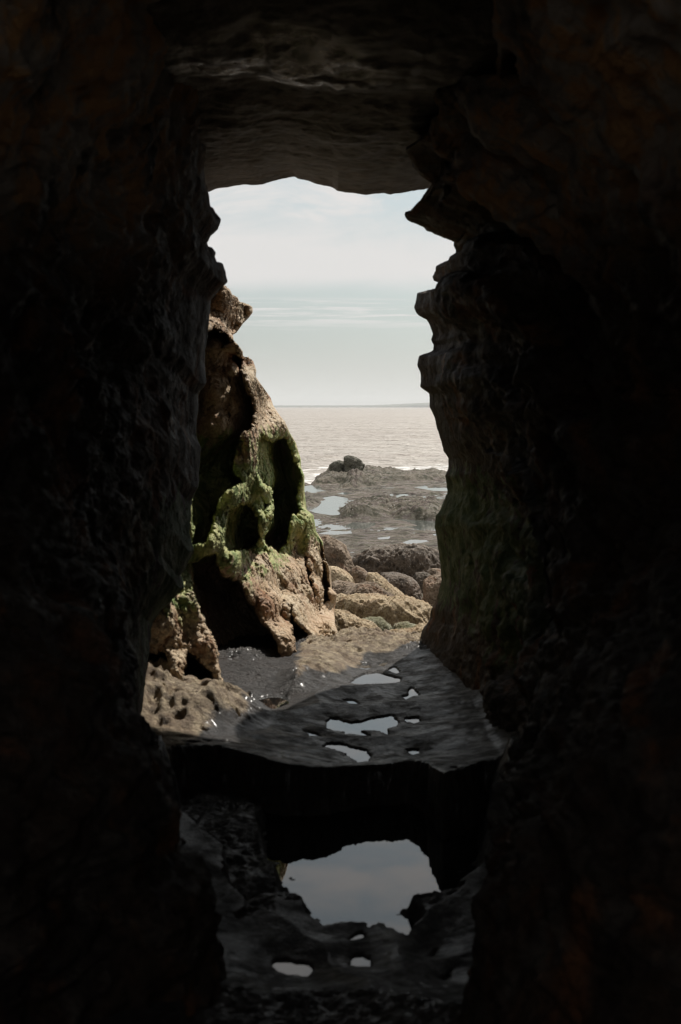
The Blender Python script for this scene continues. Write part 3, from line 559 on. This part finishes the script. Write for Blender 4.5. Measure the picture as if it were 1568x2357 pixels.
B = [
 (zb2([(500, 1330), (530, 1275), (570, 1262), (650, 1300), (690, 1335), (700, 1370), (730, 1420), (760, 1490)]), 18.5, .45, M_brown, 'brown boulder with a shaded face, farthest left of the pile'),
 (zb2([(760, 1450), (790, 1410), (850, 1380), (930, 1365), (980, 1362), (1100, 1350), (1200, 1352), (1290, 1375), (1350, 1400), (1440, 1440), (1460, 1500)]), 20.5, .8, M_dark, 'wide dark craggy boulder at the back of the pile next to the tidal flat'),
 (zb2([(560, 1500), (590, 1470), (640, 1480), (700, 1510), (740, 1550), (758, 1590)]), 16.5, .35, M_tan, 'smooth rounded tan boulder behind the left end of the pile'),
 (zb2([(725, 1560), (745, 1490), (775, 1468), (820, 1490), (850, 1520), (872, 1580)]), 17., .3, M_brown, 'small upright brown boulder beside the smooth tan one'),
 (zb2([(845, 1560), (860, 1520), (910, 1520), (970, 1570), (1030, 1620), (1090, 1665), (1112, 1710)]), 15.2, .4, M_tan, 'grey tan boulder sloping down to the right with pale barnacles'),
 (zb2([(935, 1560), (950, 1525), (1010, 1520), (1090, 1530), (1150, 1555), (1185, 1590), (1215, 1680)]), 17., .45, M_dark, 'dark wet boulder dotted with pale limpets in the middle of the pile'),
 (zb2([(1160, 1550), (1180, 1518), (1240, 1512), (1275, 1525), (1300, 1570)]), 18.3, .3, M_dark, 'small dark boulder wedged above the limpet covered rock'),
 (zb2([(1265, 1520), (1290, 1490), (1340, 1495), (1400, 1510), (1440, 1560)]), 18.8, .3, M_brown, 'small brown boulder against the right cave wall, under the wide dark one'),
 (zb2([(1235, 1640), (1245, 1570), (1290, 1545), (1360, 1530), (1430, 1540), (1480, 1650)]), 15.3, .4, M_brown, 'tall reddish brown boulder half hidden by the right cave wall'),
 (zb2([(570, 1620), (600, 1592), (660, 1578), (730, 1590), (800, 1600), (830, 1650)]), 15., .35, M_brown, 'low brown boulder lying left of the middle of the pile'),
 (zb2([(690, 1680), (720, 1650), (790, 1600), (840, 1588), (900, 1600), (960, 1640), (1030, 1680), (1095, 1715)]), 14., .34, M_brown, 'hump backed brown boulder directly behind the long one'),
 (zb2([(625, 1700), (640, 1665), (670, 1655), (700, 1665), (712, 1700)]), 13.6, .15, M_tan, 'smallest tan boulder behind the left end of the long one'),
 (zb2([(622, 1740), (640, 1705), (700, 1690), (760, 1684), (850, 1690), (920, 1700), (980, 1718), (1010, 1722), (1060, 1712), (1110, 1712), (1190, 1735), (1250, 1752), (1290, 1775), (1300, 1830)]), 12.3, .42, M_tan, 'longest tan boulder lying across the middle of the pile'),
 (zb2([(440, 1860), (480, 1800), (540, 1785), (640, 1785), (700, 1800), (740, 1825), (800, 1860), (870, 1880), (920, 1920), (960, 1985)]), 9.7, .26, M_tan, 'sunlit tan boulder with dark underside in front at the left'),
 (zb2([(770, 1880), (800, 1845), (860, 1828), (940, 1825), (955, 1840), (1000, 1880), (1028, 1940)]), 10.6, .22, M_greenish, 'pale greenish boulder wedged between the front boulders'),
 (zb2([(1020, 1900), (1040, 1872), (1110, 1856), (1180, 1880), (1225, 1900), (1250, 1940)]), 11.0, .22, M_greenish, 'small pale flat topped boulder below the right end of the long one'),
 (zb2([(690, 1990), (760, 1962), (850, 1965), (930, 1985), (1000, 1945), (1080, 1930), (1160, 1925), (1235, 1900), (1270, 1930), (1290, 2010)]), 9.1, .34, M_tan, 'low sunlit tan slab nearest to the cave floor')]
for i, (ol, Y, dp, mt, lb) in enumerate(B): boulder(ol, Y, dp, mt, lb, 200 + i * 13)
boulder(zb2([(690, 765), (693, 725), (720, 714), (760, 722), (800, 745), (815, 770), (830, 776)]), 53, .5, M_reef, 'dark weedy boulder standing on the seaward end of the reef', 500, zb=-1.0, rough_=.13, group='boulders on the reef')
boulder(zb2([(590, 780), (620, 758), (660, 750), (700, 762), (715, 780)]), 53.5, .5, M_reef, 'low rounded boulder just left of the standing boulder on the reef', 510, zb=-1.0, rough_=.13, group='boulders on the reef')

# ------------------------------------------------------------------ sea air
me = bpy.data.meshes.new('haze'); X, Y0, Y1, Z0, Z1 = 9000, -70, 9000, -6, 60
v = [(-X, Y0, Z0), (X, Y0, Z0), (X, Y1, Z0), (-X, Y1, Z0), (-X, Y0, Z1), (X, Y0, Z1), (X, Y1, Z1), (-X, Y1, Z1)]
me.from_pydata(v, [], [(0, 3, 2, 1), (4, 5, 6, 7), (0, 1, 5, 4), (1, 2, 6, 5), (2, 3, 7, 6), (3, 0, 4, 7)])
m = bpy.data.materials.new('sea_haze'); m.use_nodes = True; t = m.node_tree; t.nodes.clear()
pv = nd(t, 'ShaderNodeVolumePrincipled'); pv.inputs['Color'].default_value = (.93, .95, .96, 1); pv.inputs['Density'].default_value = 1.6e-4; pv.inputs['Anisotropy'].default_value = .2
ou = nd(t, 'ShaderNodeOutputMaterial'); t.links.new(pv.outputs[0], ou.inputs['Volume']); me.materials.append(m)
o = bpy.data.objects.new('haze', me); sc.collection.objects.link(o); tag(o, kind='stuff')

# stony ground behind the viewer, at the unseen rear mouth opened for fill light
M_gr = rock_mat('stony_ground', ((.20, .16, .12), (.26, .21, .16), (.12, .095, .075)), .8, 0, (0, 1), (.6, .95), .8, .1, .3, spec=.2)
gx, gy = np.meshgrid(np.linspace(-25, 25, 160), np.linspace(-60, -2.8, 160), indexing='ij'); Q = np.stack([gx, gy, 0 * gx], -1)
o = grid_mesh('ground', np.stack([gx, gy, -.05 + .12 * fbm(Q, .7, 4, .5, 300) - .012 * (-gy - 3).clip(0, 99)], -1), M_gr); tag(o, kind='structure')
